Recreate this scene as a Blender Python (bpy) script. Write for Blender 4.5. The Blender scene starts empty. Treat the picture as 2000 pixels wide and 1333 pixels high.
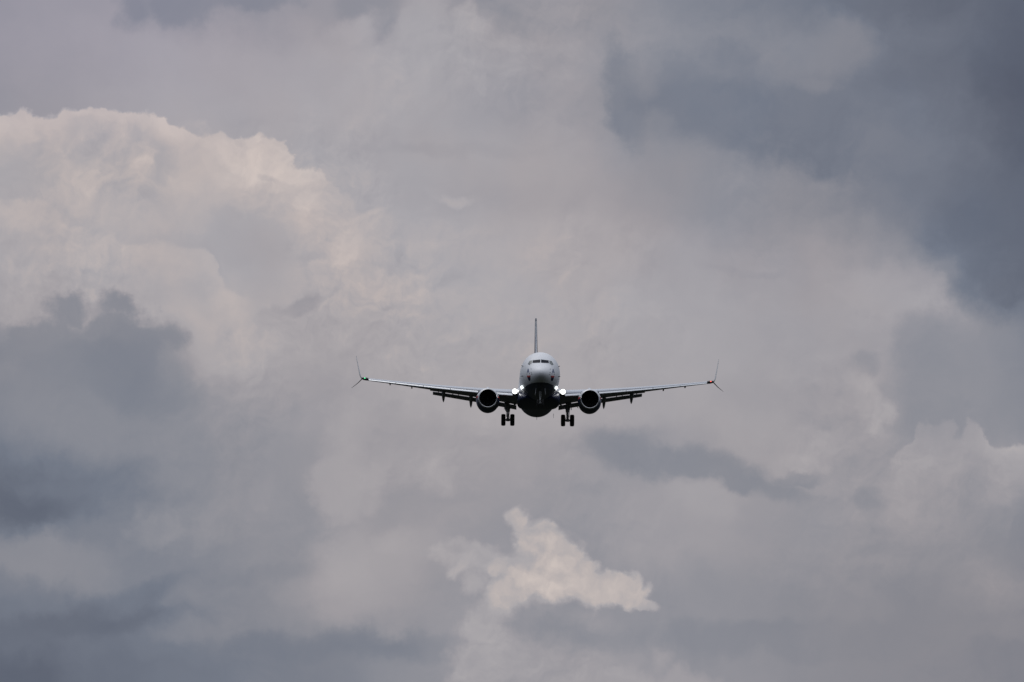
import bpy, bmesh, math, random
from mathutils import Vector, Matrix
from mathutils.bvhtree import BVHTree

scene = bpy.context.scene
COL = scene.collection
R = math.radians
random.seed(7)

# ------------------------------------------------------------------ camera
FOCAL, SENSOR = 220.0, 36.0
FPX = 2000.0 / SENSOR * FOCAL            # focal length in photograph pixels
ELEV = R(4.6)                            # the camera looks up at the approach path
cam_d = bpy.data.cameras.new('camera')
cam_d.lens = FOCAL; cam_d.sensor_width = SENSOR
cam_d.clip_start = 1.0; cam_d.clip_end = 60000.0
cam = bpy.data.objects.new('camera', cam_d); COL.objects.link(cam)
CAM = Vector((0, 0, 1.7))
cam.location = CAM
cam.rotation_euler = (math.pi / 2 + ELEV, 0, 0)
scene.camera = cam
scene.view_settings.view_transform = 'Standard'
scene.view_settings.look = 'None'
scene.view_settings.exposure = 0.0
scene.view_settings.gamma = 1.0
scene.view_settings.use_curve_mapping = False

# ------------------------------------------------------------------ world: overcast sky
SUN_EL, SUN_AZ = R(56), R(-35)           # azimuth from +Y (behind the aircraft), negative = to the left
def lin(c):
    c = c / 255.0
    return c / 12.92 if c <= 0.04045 else ((c + 0.055) / 1.055) ** 2.4
def rgb(r, g, b): return (lin(r), lin(g), lin(b), 1.0)

world = bpy.data.worlds.new('World'); scene.world = world
world.use_nodes = True
world.cycles.sampling_method = 'MANUAL'; world.cycles.sample_map_resolution = 512
nt = world.node_tree
for n in list(nt.nodes): nt.nodes.remove(n)
NN, LK = nt.nodes.new, nt.links.new

def put(sock, v):
    if isinstance(v, bpy.types.NodeSocket): LK(v, sock)
    else: sock.default_value = v
def m(op, a, b=None, c=None, clamp=False):
    n = NN('ShaderNodeMath'); n.operation = op; n.use_clamp = clamp
    put(n.inputs[0], a)
    if b is not None: put(n.inputs[1], b)
    if c is not None: put(n.inputs[2], c)
    return n.outputs[0]
def vm(op, a, b=None):
    n = NN('ShaderNodeVectorMath'); n.operation = op
    put(n.inputs[0], a)
    if b is not None:
        if op == 'SCALE': put(n.inputs['Scale'], b)
        else: put(n.inputs[1], b)
    return n.outputs['Value'] if op in ('LENGTH', 'DOT_PRODUCT') else n.outputs['Vector']
def ss(x, e0, e1, o0=0.0, o1=1.0):
    n = NN('ShaderNodeMapRange'); n.interpolation_type = 'SMOOTHSTEP'; n.clamp = False
    put(n.inputs['Value'], x); n.inputs['From Min'].default_value = e0; n.inputs['From Max'].default_value = e1
    n.inputs['To Min'].default_value = o0; n.inputs['To Max'].default_value = o1
    return n.outputs['Result']
def mixf(f, a, b):
    n = NN('ShaderNodeMix'); n.data_type = 'FLOAT'
    put(n.inputs[0], f); put(n.inputs[2], a); put(n.inputs[3], b)
    return n.outputs[0]
def mixc(f, a, b, blend='MIX'):
    n = NN('ShaderNodeMix'); n.data_type = 'RGBA'; n.blend_type = blend
    put(n.inputs[0], f); put(n.inputs[6], a); put(n.inputs[7], b)
    return n.outputs[2]
def noise(vec, scale, detail, rough=0.55, out='Fac', off=None, dim='2D'):
    if off is not None: vec = vm('ADD', vec, off)
    n = NN('ShaderNodeTexNoise'); n.noise_dimensions = dim
    put(n.inputs['Vector'], vec); n.inputs['Scale'].default_value = scale
    n.inputs['Detail'].default_value = detail; n.inputs['Roughness'].default_value = rough
    return n.outputs[out]
def comb(x, y, z=0.0):
    n = NN('ShaderNodeCombineXYZ'); put(n.inputs[0], x); put(n.inputs[1], y); put(n.inputs[2], z)
    return n.outputs[0]
def vor(vec, scale):
    n = NN('ShaderNodeTexVoronoi'); n.feature = 'SMOOTH_F1'; n.voronoi_dimensions = '2D'; n.inputs['Scale'].default_value = scale
    n.inputs['Smoothness'].default_value = 0.35; put(n.inputs['Vector'], vec)
    return n.outputs['Distance']

tc = NN('ShaderNodeTexCoord'); DIR = tc.outputs['Generated']
sp = NN('ShaderNodeSeparateXYZ'); LK(DIR, sp.inputs[0])
AZ = m('ARCTAN2', sp.outputs[0], sp.outputs[1])
EL = m('ARCSINE', sp.outputs[2])
# sky coordinates: azimuth / elevation, one unit = 1000 cloud units
U = m('MULTIPLY_ADD', AZ, FPX / 1000.0, 1.0)
V = m('MULTIPLY_ADD', m('SUBTRACT', EL, ELEV), -FPX / 1000.0, 0.6665)
P = comb(U, V)
W1 = vm('SUBTRACT', noise(P, 2.3, 5, 0.5, 'Color', (3.1, 7.7, 0)), (0.5, 0.5, 0.5))
W2 = vm('SUBTRACT', noise(P, 9.0, 9, 0.58, 'Color', (1.4, 2.9, 0)), (0.5, 0.5, 0.5))
PG = vm('ADD', P, vm('ADD', vm('SCALE', W1, 0.16), vm('SCALE', W2, 0.09)))
PF = vm('ADD', P, vm('ADD', vm('SCALE', W1, 0.05), vm('SCALE', W2, 0.075)))
sg = NN('ShaderNodeSeparateXYZ'); LK(PG, sg.inputs[0]); UG, VG = sg.outputs[0], sg.outputs[1]
sf = NN('ShaderNodeSeparateXYZ'); LK(PF, sf.inputs[0]); UF, VF = sf.outputs[0], sf.outputs[1]
FB = m('SUBTRACT', noise(P, 14.0, 10, 0.6, off=(9.0, 4.0, 0)), 0.5)
BIL = m('ADD', m('MULTIPLY', vor(PF, 20.0), 0.7), m('MULTIPLY', vor(PF, 47.0), 0.3))

FB = m('MULTIPLY_ADD', BIL, 1e-5, FB)

# large-scale brightness of the cloud deck (columns every 0.1, rows every 0.1)
GRID = [
 (0,   [148,153,152,144,142,147,152,147,155,146,148,152,147,138,132,125,117,110,104,101, 98]),
 (100, [150,155,158,160,162,163,165,167,168,166,160,154,148,142,138,136,132,122,112,105, 98]),
 (200, [148,152,157,161,163,164,167,168,167,163,158,152,142,130,127,128,126,120,112,106, 94]),
 (300, [150,153,157,161,163,165,166,167,166,163,162,158,150,138,127,122,118,116,113,108, 98]),
 (400, [162,165,174,178,178,176,174,170,165,160,158,157,152,150,147,143,140,124,118,112,106]),
 (500, [162,170,177,178,172,164,170,177,173,170,168,166,162,160,158,156,152,152,146,118,106]),
 (600, [160,162,165,172,177,172,168,176,175,172,170,170,168,163,163,160,158,158,160,140,118]),
 (700, [142,136,136,142,168,167,162,164,166,166,168,168,166,165,164,160,158,156,148,142,132]),
 (800, [132,138,138,138,148,152,153,159,162,166,166,164,163,162,162,156,154,154,142,140,130]),
 (900, [118,128,134,137,141,143,146,157,156,160,158,154,150,148,152,158,158,152,150,148,138]),
 (1000,[103,112,125,130,134,139,142,152,150,152,154,150,153,156,158,152,149,148,148,142,134]),
 (1100,[126,132,132,132,135,138,143,158,158,154,152,148,148,154,152,149,147,144,140,140,134]),
 (1200,[112,118,116,122,132,138,142,156,155,148,148,146,144,146,146,144,142,140,136,138,132]),
 (1300,[100,106,112,114,118,124,126,132,140,144,149,151,150,146,143,142,140,138,136,132,126]),
]
def ramp(fac, vals):
    n = NN('ShaderNodeFloatCurve'); c = n.mapping.curves[0]; k = len(vals)
    c.points[0].location = (0.0, vals[0] / 255); c.points[-1].location = (1.0, vals[-1] / 255)
    for i in range(1, k - 1): c.points.new(i / (k - 1), vals[i] / 255)
    for p in c.points: p.handle_type = 'AUTO'
    n.mapping.update()
    put(n.inputs['Value'], fac)
    return n.outputs[0]
UFAC = m('MINIMUM', m('MAXIMUM', m('MULTIPLY', UG, 0.5), 0.0), 1.0)
val = None; prev = None
for y, row in GRID:
    r_ = ramp(UFAC, row)
    val = r_ if val is None else mixf(ss(VG, prev / 1000, y / 1000), val, r_)
    prev = y

def ell(cx, cy, rx, ry, rot=0.0, soft=0.5, nz=0.5, bil=0.0):
    """soft-edged ragged cloud lobe -> mask"""
    c, s = math.cos(R(rot)), math.sin(R(rot)); cx, cy, rx, ry = cx / 1000, cy / 1000, rx / 1000, ry / 1000
    a = m('MULTIPLY_ADD', UF, c / rx, m('MULTIPLY_ADD', VF, s / rx, -(cx * c + cy * s) / rx))
    b = m('MULTIPLY_ADD', UF, -s / ry, m('MULTIPLY_ADD', VF, c / ry, (cx * s - cy * c) / ry))
    q = m('SQRT', m('MULTIPLY_ADD', a, a, m('MULTIPLY', b, b)))
    q = m('MULTIPLY_ADD', FB, nz, q)
    if bil: q = m('MULTIPLY_ADD', BIL, bil, m('SUBTRACT', q, bil * 0.45))
    return ss(q, 1.0 + soft * 0.5, 1.0 - soft * 0.5)
def lay(mask, L, op=1.0):
    global val
    val = mixf(m('MULTIPLY', mask, op) if op != 1.0 else mask, val, L if isinstance(L, bpy.types.NodeSocket) else L / 255)
def union(ms):
    r_ = ms[0]
    for x in ms[1:]: r_ = m('MAXIMUM', r_, x)
    return r_
def curve(pts, x0, x1):
    """height of a cloud top along azimuth"""
    n = NN('ShaderNodeFloatCurve')
    cm = n.mapping; c = cm.curves[0]
    ys = [p[1] for p in pts]; lo, hi = min(ys), max(ys)
    pp = [((p[0] - x0) / (x1 - x0), (p[1] - lo) / (hi - lo)) for p in pts]
    c.points[0].location = pp[0]; c.points[-1].location = pp[-1]
    for q in pp[1:-1]: c.points.new(*q)
    cm.update()
    put(n.inputs['Value'], m('MINIMUM', m('MAXIMUM', m('DIVIDE', m('SUBTRACT', UF, x0 / 1000), (x1 - x0) / 1000), 0.0), 1.0))
    return m('MULTIPLY_ADD', n.outputs[0], (hi - lo) / 1000, lo / 1000)
def top(pts, x0, x1, soft, nz, bil, fade, xin, xout):
    e = curve(pts, x0, x1)
    d = m('SUBTRACT', VF, e)
    d2 = m('MULTIPLY_ADD', FB, nz / 1000, d)
    d2 = m('MULTIPLY_ADD', BIL, -bil / 1000, m('ADD', d2, bil * 0.45 / 1000))
    k = ss(d2, -soft / 1000, soft / 1000)
    k = m('MULTIPLY', k, ss(d, fade / 1000, fade * 0.25 / 1000))
    if xin: k = m('MULTIPLY', k, ss(UF, xin[0] / 1000, xin[1] / 1000))
    if xout: k = m('MULTIPLY', k, ss(UF, xout[1] / 1000, xout[0] / 1000))
    return k, d

# -- top edge wisps
lay(union([ell(345, 12, 80, 34, 0, 0.9, 1.2), ell(250, 20, 40, 40, 60, 1.2, 1.2), ell(480, 2, 90, 22, 0, 1.0, 1.2)]), 133, 0.75)
lay(union([ell(700, 8, 50, 26, 0, 0.9, 1.0), ell(735, 40, 28, 30, 40, 1.0, 1.0), ell(960, 22, 70, 26, 20, 0.9, 1.2), ell(985, 50, 24, 26, 40, 1.2, 1.0)]), 141, 0.8)
lay(union([ell(820, 38, 52, 46, 0, 0.9, 0.8, 0.5), ell(905, 48, 26, 44, 0, 0.8, 0.8, 0.5), ell(690, 52, 46, 22, -20, 1.3, 1.4)]), 168, 0.7)
lay(ell(930, 95, 70, 60, 0, 1.6, 0.8), 166, 0.5)
# -- faint streaks in the middle
lay(ell(930, 292, 190, 12, 2, 1.4, 0.8), 157, 0.6)
lay(ell(930, 238, 40, 30, 0, 1.4, 1.0), 157, 0.45)
lay(ell(1030, 180, 120, 70, 20, 1.6, 0.8), 152, 0.45)
lay(ell(888, 391, 32, 12, 4, 1.4, 1.4), 177, 0.7)
# -- dark slate mass, upper right
lay(union([ell(1220, 190, 48, 100, -8, 0.6, 1.0), ell(1345, 190, 110, 80, 12, 0.7, 1.2, 0.3), ell(1430, 135, 72, 46, 10, 0.8, 1.5, 0.3)]), 128, 0.85)
lay(union([ell(1420, 222, 190, 60, 10, 0.8, 0.8), ell(1620, 240, 230, 62, 6, 1.3, 0.8)]), 121, 0.85)
lay(ell(1262, 150, 36, 46, 20, 1.2, 1.2), 140, 0.6)
lay(union([ell(1640, 95, 66, 58, 40, 1.2, 1.0), ell(1575, 115, 70, 36, -10, 1.2, 1.0), ell(1610, 160, 40, 20, 10, 1.2, 1.2)]), 136, 0.7)
lay(ell(1760, 165, 28, 20, 30, 1.2, 1.0), 112, 0.5)
lay(union([ell(1760, 395, 130, 55, 10, 1.0, 0.9), ell(1740, 300, 150, 50, 10, 1.3, 0.8)]), 121, 0.55)
lay(union([ell(1460, 362, 150, 58, 6, 1.1, 1.1, 0.3), ell(1370, 330, 110, 40, 10, 1.2, 1.0)]), 145, 0.7)
lay(union([ell(1560, 390, 110, 56, 0, 0.9, 1.1, 0.3), ell(1630, 440, 90, 30, 8, 1.2, 1.1)]), 140, 0.7)
lay(union([ell(1690, 475, 130, 34, 8, 1.3, 1.1), ell(1790, 508, 60, 30, 20, 1.1, 1.2)]), 150, 0.55)
lay(ell(1720, 440, 170, 60, 28, 1.7, 0.9), 133, 0.55)
lay(ell(1290, 255, 30, 30, 0, 1.2, 1.2), 138, 0.6)
# -- big bright cumulus, left
kA, dA = top([(-200, 222), (0, 224), (45, 221), (85, 232), (150, 229), (205, 236), (255, 240), (300, 229), (330, 235), (362, 257),
              (395, 260), (430, 257), (470, 262), (505, 268), (545, 272), (562, 290), (600, 342), (640, 362), (680, 398), (700, 470), (720, 560)],
             -200, 720, 5, 16, 22, 330, None, (560, 735))
LA = m('MULTIPLY_ADD', ss(dA, 0.0, 0.22), -14 / 255, 187 / 255)
LA = m('ADD', LA, m('MULTIPLY', m('SUBTRACT', noise(PF, 6.5, 7, 0.55, off=(5, 1, 0)), 0.5), 46 / 255))
lay(kA, LA, 0.92)
lay(union([ell(165, 300, 62, 36, 10, 1.4, 0.8), ell(290, 290, 50, 26, 35, 1.4, 0.8), ell(60, 330, 60, 40, 0, 1.5, 0.8)]), 164, 0.6)
lay(union([ell(278, 335, 22, 52, 12, 1.2, 1.0), ell(470, 300, 88, 24, 22, 1.0, 1.0, 0.4), ell(575, 342, 34, 14, 35, 1.0, 1.0)]), 192, 0.65)
lay(ell(535, 340, 22, 8, 25, 1.2, 1.0), 168, 0.5)
lay(ell(712, 421, 34, 9, -16, 1.6, 1.3), 183, 0.55)
lay(ell(470, 470, 70, 55, 20, 1.4, 1.0), 163, 0.7)
kB, dB = top([(-150, 396), (0, 398), (80, 404), (130, 430), (165, 452), (200, 468), (245, 480), (280, 492), (305, 476), (350, 477), (388, 486), (412, 515), (425, 552), (445, 578), (480, 592), (520, 640)],
             -150, 520, 8, 10, 16, 200, None, (470, 520))
lay(m('MULTIPLY', m('MULTIPLY', ss(dB, -0.045, -0.002), ss(dB, 0.02, 0.0)), m('MULTIPLY', ss(UF, 0.06, 0.2), ss(UF, 0.5, 0.42))), 162, 0.5)
lay(kB, m('ADD', m('MULTIPLY_ADD', ss(dB, 0.0, 0.11), -10 / 255, 178 / 255), m('MULTIPLY', FB, 20 / 255)), 0.8)
lay(union([ell(30, 520, 60, 50, 0, 1.4, 0.8), ell(330, 580, 60, 26, 10, 1.4, 0.9)]), 164, 0.5)
lay(ell(500, 545, 45, 60, 0, 1.4, 0.8), 163, 0.6)
lay(ell(668, 500, 26, 46, 10, 1.2, 1.0), 188, 0.55)
lay(ell(572, 608, 44, 15, -22, 1.0, 1.4), 148, 0.75)
lay(ell(535, 640, 30, 30, 0, 1.4, 1.2), 160, 0.5)
# -- dark cumulus at left
lay(union([ell(120, 690, 145, 66, 0, 0.8, 1.2, 0.35), ell(225, 668, 84, 72, 0, 0.6, 1.2, 0.4), ell(135, 606, 46, 36, 0, 0.9, 1.8, 0.3), ell(60, 645, 60, 26, 0, 0.9, 1.4, 0.3),
           ell(236, 600, 44, 24, 30, 0.9, 1.7, 0.3), ell(322, 662, 34, 20, 20, 1.2, 1.8)]), 133, 0.85)
lay(ell(190, 602, 26, 20, 0, 1.2, 1.2), 152, 0.6)
lay(ell(215, 725, 80, 50, 20, 1.4, 0.8), 125, 0.6)
lay(union([ell(320, 830, 86, 120, -25, 1.0, 0.9, 0.3), ell(220, 800, 150, 90, 0, 1.4, 0.7)]), 137, 0.75)
lay(ell(235, 745, 90, 46, 25, 1.2, 0.9), 126, 0.5)
lay(ell(60, 960, 190, 55, -6, 1.2, 0.7), 108, 0.7)
lay(ell(30, 1000, 120, 28, -4, 1.2, 0.7), 98, 0.6)
# -- lighter bank to the right of it with a sharp left side
lay(union([ell(690, 900, 72, 110, 0, 0.45, 0.5, 0.4), ell(650, 940, 34, 60, 0, 0.6, 0.5)]), 163, 0.75)
lay(ell(570, 880, 70, 26, -10, 1.4, 0.8), 146, 0.5)
lay(union([ell(690, 1090, 50, 70, 10, 1.2, 0.9), ell(760, 1060, 40, 24, 0, 1.2, 1.0)]), 165, 0.55)
# -- lower left banks
lay(union([ell(85, 1085, 105, 46, 8, 0.9, 0.9, 0.5), ell(190, 1120, 60, 50, 0, 1.2, 0.9)]), 140, 0.8)
lay(union([ell(320, 1030, 70, 36, -8, 0.9, 0.9, 0.5), ell(430, 1000, 80, 50, -20, 1.1, 0.9, 0.5), ell(520, 960, 60, 36, 10, 1.2, 0.9)]), 145, 0.7)
lay(ell(150, 1225, 210, 26, -6, 1.2, 0.7), 104, 0.75)
lay(ell(270, 1165, 90, 22, -22, 1.2, 0.8), 116, 0.7)
lay(ell(470, 1120, 120, 16, -8, 1.4, 0.8), 131, 0.5)
lay(union([ell(360, 1225, 60, 22, 0, 1.4, 0.9), ell(450, 1170, 60, 34, 0, 1.4, 0.9)]), 137, 0.5)
lay(ell(60, 1318, 60, 36, 0, 1.4, 0.8), 96, 0.6)
lay(ell(720, 1268, 200, 28, 2, 1.0, 0.7), 128, 0.75)
lay(ell(520, 1268, 300, 20, 0, 1.4, 0.7), 120, 0.5)
# -- middle band
lay(union([ell(800, 850, 90, 36, 0, 1.4, 1.0), ell(740, 870, 40, 30, 0, 1.4, 1.0)]), 153, 0.5)
lay(ell(840, 920, 50, 50, 0, 1.4, 0.9), 167, 0.5)
lay(ell(960, 1045, 70, 40, 0, 1.4, 0.8), 147, 0.6)
lay(union([ell(1320, 905, 185, 36, 9, 0.8, 1.1), ell(1215, 880, 80, 40, 0, 1.2, 1.0), ell(1440, 940, 70, 22, 5, 0.9, 1.2)]), 133, 0.85)
lay(union([ell(1568, 936, 42, 16, -14, 0.9, 1.4), ell(1690, 975, 34, 24, 20, 1.1, 1.4), ell(1530, 965, 60, 18, 12, 1.4, 1.2)]), 138, 0.85)
lay(union([ell(1350, 970, 70, 26, 0, 1.0, 1.0, 0.5), ell(1390, 1000, 50, 24, 0, 1.4, 1.0)]), 161, 0.6)
lay(ell(1260, 1060, 50, 90, 20, 1.6, 0.7), 146, 0.5)
# -- right side
lay(ell(1880, 800, 150, 60, 0, 1.3, 0.8), 139, 0.6)
kR, dR = top([(1700, 930), (1740, 895), (1775, 862), (1800, 838), (1830, 833), (1856, 846), (1880, 831), (1908, 845), (1932, 876), (1955, 884), (1978, 868), (2000, 858), (2100, 850)],
             1700, 2100, 7, 22, 22, 190, (1715, 1760), None)
lay(kR, m('MULTIPLY_ADD', ss(dR, 0.0, 0.12), -8 / 255, 166 / 255), 0.9)
lay(union([ell(1790, 590, 62, 46, -20, 1.2, 1.0), ell(1730, 560, 110, 40, 0, 1.5, 0.8)]), 167, 0.6)
lay(union([ell(1800, 680, 66, 70, 10, 0.8, 0.8), ell(1830, 770, 90, 90, 0, 1.2, 0.8), ell(1690, 700, 26, 24, 0, 1.2, 1.2)]), 144, 0.75)
lay(union([ell(1690, 790, 30, 58, -14, 0.9, 0.9), ell(1725, 800, 20, 26, 0, 1.0, 1.2)]), 170, 0.75)
lay(ell(1640, 840, 55, 90, 10, 1.4, 0.8), 152, 0.5)
lay(ell(1500, 770, 90, 34, 0, 1.4, 0.8), 153, 0.5)
lay(union([ell(1470, 840, 90, 50, 0, 1.4, 0.9), ell(1560, 870, 60, 50, 0, 1.4, 0.9)]), 165, 0.5)
lay(ell(1450, 524, 70, 9, 0, 1.3, 0.9), 152, 0.5)
lay(union([ell(1950, 520, 90, 90, 20, 1.1, 0.9), ell(1900, 455, 90, 60, 0, 1.3, 0.9), ell(1965, 585, 50, 26, 0, 1.1, 1.1)]), 106, 0.75)
lay(ell(1848, 526, 18, 13, 0, 1.0, 1.4), 131, 0.7)
lay(ell(1980, 190, 60, 90, 0, 1.6, 0.6), 92, 0.6)
# -- bright ragged cumulus, bottom centre
lay(ell(1010, 1265, 150, 70, 0, 1.5, 0.7), 154, 0.6)
lay(union([ell(985, 1180, 50, 30, -40, 1.1, 1.1, 0.4), ell(957, 1232, 40, 32, 0, 0.8, 1.0, 0.4), ell(930, 1148, 16, 24, 20, 1.2, 1.4), ell(940, 1290, 60, 30, -20, 1.2, 1.0, 0.3)]), 170, 0.85)
lay(union([ell(1160, 1222, 150, 30, 4, 1.1, 0.9), ell(1060, 1215, 60, 26, 0, 1.2, 1.1)]), 143, 0.8)
lay(union([ell(1060, 1192, 36, 12, -30, 1.3, 1.3), ell(1140, 1205, 60, 14, 6, 1.4, 1.2)]), 158, 0.5)
mI = union([ell(1010, 1020, 24, 27, 0, 0.8, 0.9, 0.5), ell(1034, 1060, 40, 42, -30, 0.7, 0.7, 0.6), ell(1090, 1106, 96, 46, 38, 0.5, 0.7, 0.8),
            ell(1212, 1158, 66, 30, 22, 0.45, 0.7, 0.8), ell(1262, 1182, 25, 16, 20, 0.45, 0.8, 0.6), ell(1120, 1152, 130, 28, 6, 0.8, 0.8, 0.5)])
mI2 = union([ell(1040, 1122, 64, 36, 20, 0.9, 0.9, 0.6), ell(922, 1098, 72, 25, 12, 0.8, 1.1, 0.5), ell(876, 1086, 30, 20, 0, 0.9, 1.2, 0.5), ell(905, 1125, 22, 18, 30, 1.0, 1.3), ell(985, 1118, 66, 24, 28, 0.9, 1.1, 0.6),
             ell(1010, 1158, 56, 28, -18, 1.0, 1.0, 0.5)])
nI = m('SUBTRACT', noise(PF, 7.0, 7, 0.52, off=(2, 8, 0)), 0.5)
nJ = m('SUBTRACT', noise(PF, 7.0, 7, 0.52, off=(1.988, 7.98, 0)), 0.5)
LI = m('MULTIPLY_ADD', nI, 30 / 255, m('MULTIPLY_ADD', m('SUBTRACT', nI, nJ), 0.26, 181 / 255))
LI = m('SUBTRACT', LI, m('MULTIPLY', BIL, 8 / 255))
lay(mI2, m('SUBTRACT', LI, 1 / 255), 0.85)
lay(mI, m('ADD', LI, 7 / 255), 0.9)
lay(union([ell(960, 1305, 80, 36, -20, 1.0, 0.9, 0.4), ell(1080, 1305, 90, 40, 0, 1.3, 0.9), ell(1230, 1325, 70, 22, 0, 1.1, 1.0, 0.4), ell(1285, 1265, 24, 36, 10, 1.2, 1.0), ell(1340, 1322, 60, 24, 10, 1.0, 1.0, 0.4)]), 160, 0.8)
lay(ell(1190, 1248, 120, 24, 0, 1.3, 0.9), 141, 0.5)
lay(union([ell(1275, 1052, 92, 62, 0, 0.8, 0.8, 0.3), ell(1390, 1060, 90, 40, 10, 1.3, 0.9)]), 157, 0.5)
# -- lower right streaks
lay(union([ell(1600, 1248, 330, 40, 0, 0.6, 0.4), ell(1880, 1235, 160, 30, 2, 0.8, 0.6)]), 136, 0.8)
lay(ell(1770, 1145, 70, 24, 6, 1.2, 1.1), 136, 0.6)
lay(ell(1700, 1180, 22, 30, -20, 1.2, 1.2), 140, 0.5)
lay(union([ell(1940, 1150, 70, 46, 0, 1.4, 0.9), ell(1900, 920, 80, 40, 30, 1.4, 0.9)]), 152, 0.45)

# billows: lit from above and a little from the left, shaded underneath
def relief(scale, det, off, dx, dy):
    a = noise(PF, scale, det, 0.56, off=off)
    b = noise(PF, scale, det, 0.56, off=(off[0] + dx, off[1] + dy, 0))
    return m('SUBTRACT', a, b)
rel = m('ADD', m('MULTIPLY', relief(5.5, 8, (4.0, 2.0, 0), -0.012, -0.022), 0.60), m('MULTIPLY', relief(13.0, 7, (1.0, 6.0, 0), -0.005, -0.009), 0.42))
calm = m('SUBTRACT', 1.0, m('MULTIPLY', m('MULTIPLY', ss(U, 1.0, 0.6), ss(V, 0.28, 0.20)), 0.85))
patch = noise(P, 3.1, 4, 0.5, off=(2.0, 14.0, 0))
puffy = m('MULTIPLY', m('MULTIPLY_ADD', ss(val, 0.52, 0.76), 0.7, 0.2), ss(patch, 0.36, 0.66))
val = m('MULTIPLY_ADD', m('MULTIPLY', rel, m('MULTIPLY', calm, puffy)), 0.52, val)
# fine, low-contrast texture everywhere
val = m('ADD', val, m('MULTIPLY', m('SUBTRACT', noise(PG, 4.2, 9, 0.55, off=(6, 3, 0)), 0.5), 15 / 255))

# brightness -> cloud colour (shaded cloud is slate, lit cloud is cream)
crn = NN('ShaderNodeValToRGB'); cr = crn.color_ramp; cr.interpolation = 'LINEAR'
STOPS = [(80, (76, 81, 97)), (100, (94, 100, 115)), (120, (115, 121, 135)), (140, (139, 140, 149)), (155, (157, 154, 160)),
         (168, (170, 166, 170)), (182, (187, 178, 177)), (200, (207, 195, 190))]
while len(cr.elements) < len(STOPS): cr.elements.new(0.5)
for i, (L, c) in enumerate(STOPS):
    cr.elements[i].position = L / 255; cr.elements[i].color = rgb(*c)
LK(val, crn.inputs[0])
hue = ss(noise(P, 2.0, 4, 0.5, off=(11, 5, 0)), 0.35, 0.65)
tint = mixc(hue, (0.985, 1.002, 1.015, 1), (1.02, 1.0, 0.985, 1))
warm = m('MULTIPLY', ss(U, 1.2, 2.0), ss(V, 0.95, 1.25))          # browner murk low on the right
tint = mixc(m('MULTIPLY', ss(V, 0.45, 0.85), 0.6), tint, (1.0, 1.0, 0.982, 1))
tint = mixc(m('MULTIPLY', warm, 0.85), tint, (1.04, 0.985, 0.94, 1))
cool = m('MULTIPLY', ss(U, 0.9, 0.2), ss(V, 0.35, 0.05))          # clear lavender air high on the left
tint = mixc(m('MULTIPLY', cool, 0.8), tint, (1.0, 0.99, 1.07, 1))
front = mixc(1.0, crn.outputs[0], tint, 'MULTIPLY')

# the rest of the overcast, away from the approach path
gen = noise(DIR, 2.6, 7, 0.58, off=(0.3, 1.2, 0), dim='3D')
gen2 = noise(DIR, 17.0, 9, 0.58, dim='3D')
gb = m('ADD', m('MULTIPLY', m('SUBTRACT', gen, 0.5), 1.1), m('MULTIPLY', m('SUBTRACT', gen2, 0.5), 0.75))
up = m('MAXIMUM', sp.outputs[2], 0.0)
back = ss(sp.outputs[1], 0.5, -0.4)                               # unseen low sky behind the viewer, darkened to cut light on the nose
lowb = mixf(back, 0.34, 0.07)
hgt = ss(up, 0.10, 0.85)
lev = mixf(hgt, lowb, 0.85)
lev = m('MULTIPLY', lev, m('ADD', 1.0, gb), clamp=False)
gcol = mixc(ss(lev, 0.1, 0.7), (0.84, 0.95, 1.22, 1), (0.97, 1.0, 1.09, 1))
around = vm('SCALE', gcol, lev)
du = ss(m('ABSOLUTE', m('SUBTRACT', U, 1.0)), 2.6, 1.15)
dv = ss(m('ABSOLUTE', m('SUBTRACT', V, 0.6665)), 2.0, 0.85)
frontside = m('GREATER_THAN', sp.outputs[1], 0.0)
inview = m('MULTIPLY', m('MULTIPLY', du, dv), frontside)
cloud = mixc(inview, around, front)

sky = NN('ShaderNodeTexSky'); sky.sky_type = 'NISHITA'; sky.sun_disc = False
sky.sun_elevation = SUN_EL; sky.sun_rotation = SUN_AZ
bg_s = NN('ShaderNodeBackground'); LK(sky.outputs[0], bg_s.inputs[0]); bg_s.inputs[1].default_value = 0.05
bg_c = NN('ShaderNodeBackground'); LK(cloud, bg_c.inputs[0]); bg_c.inputs[1].default_value = 1.0
mx = NN('ShaderNodeMixShader'); mx.inputs[0].default_value = 0.985
LK(bg_s.outputs[0], mx.inputs[1]); LK(bg_c.outputs[0], mx.inputs[2])
wo = NN('ShaderNodeOutputWorld'); LK(mx.outputs[0], wo.inputs[0])

sun_d = bpy.data.lights.new('sun', 'SUN'); sun_d.energy = 0.5; sun_d.angle = R(40); sun_d.color = (1.0, 0.95, 0.88)
sun = bpy.data.objects.new('sun', sun_d); COL.objects.link(sun)
sdir = Vector((math.sin(SUN_AZ) * math.cos(SUN_EL), math.cos(SUN_AZ) * math.cos(SUN_EL), math.sin(SUN_EL)))
sun.rotation_euler = sdir.to_track_quat('Z', 'Y').to_euler()
sun.location = (0, 300, 400)

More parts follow.
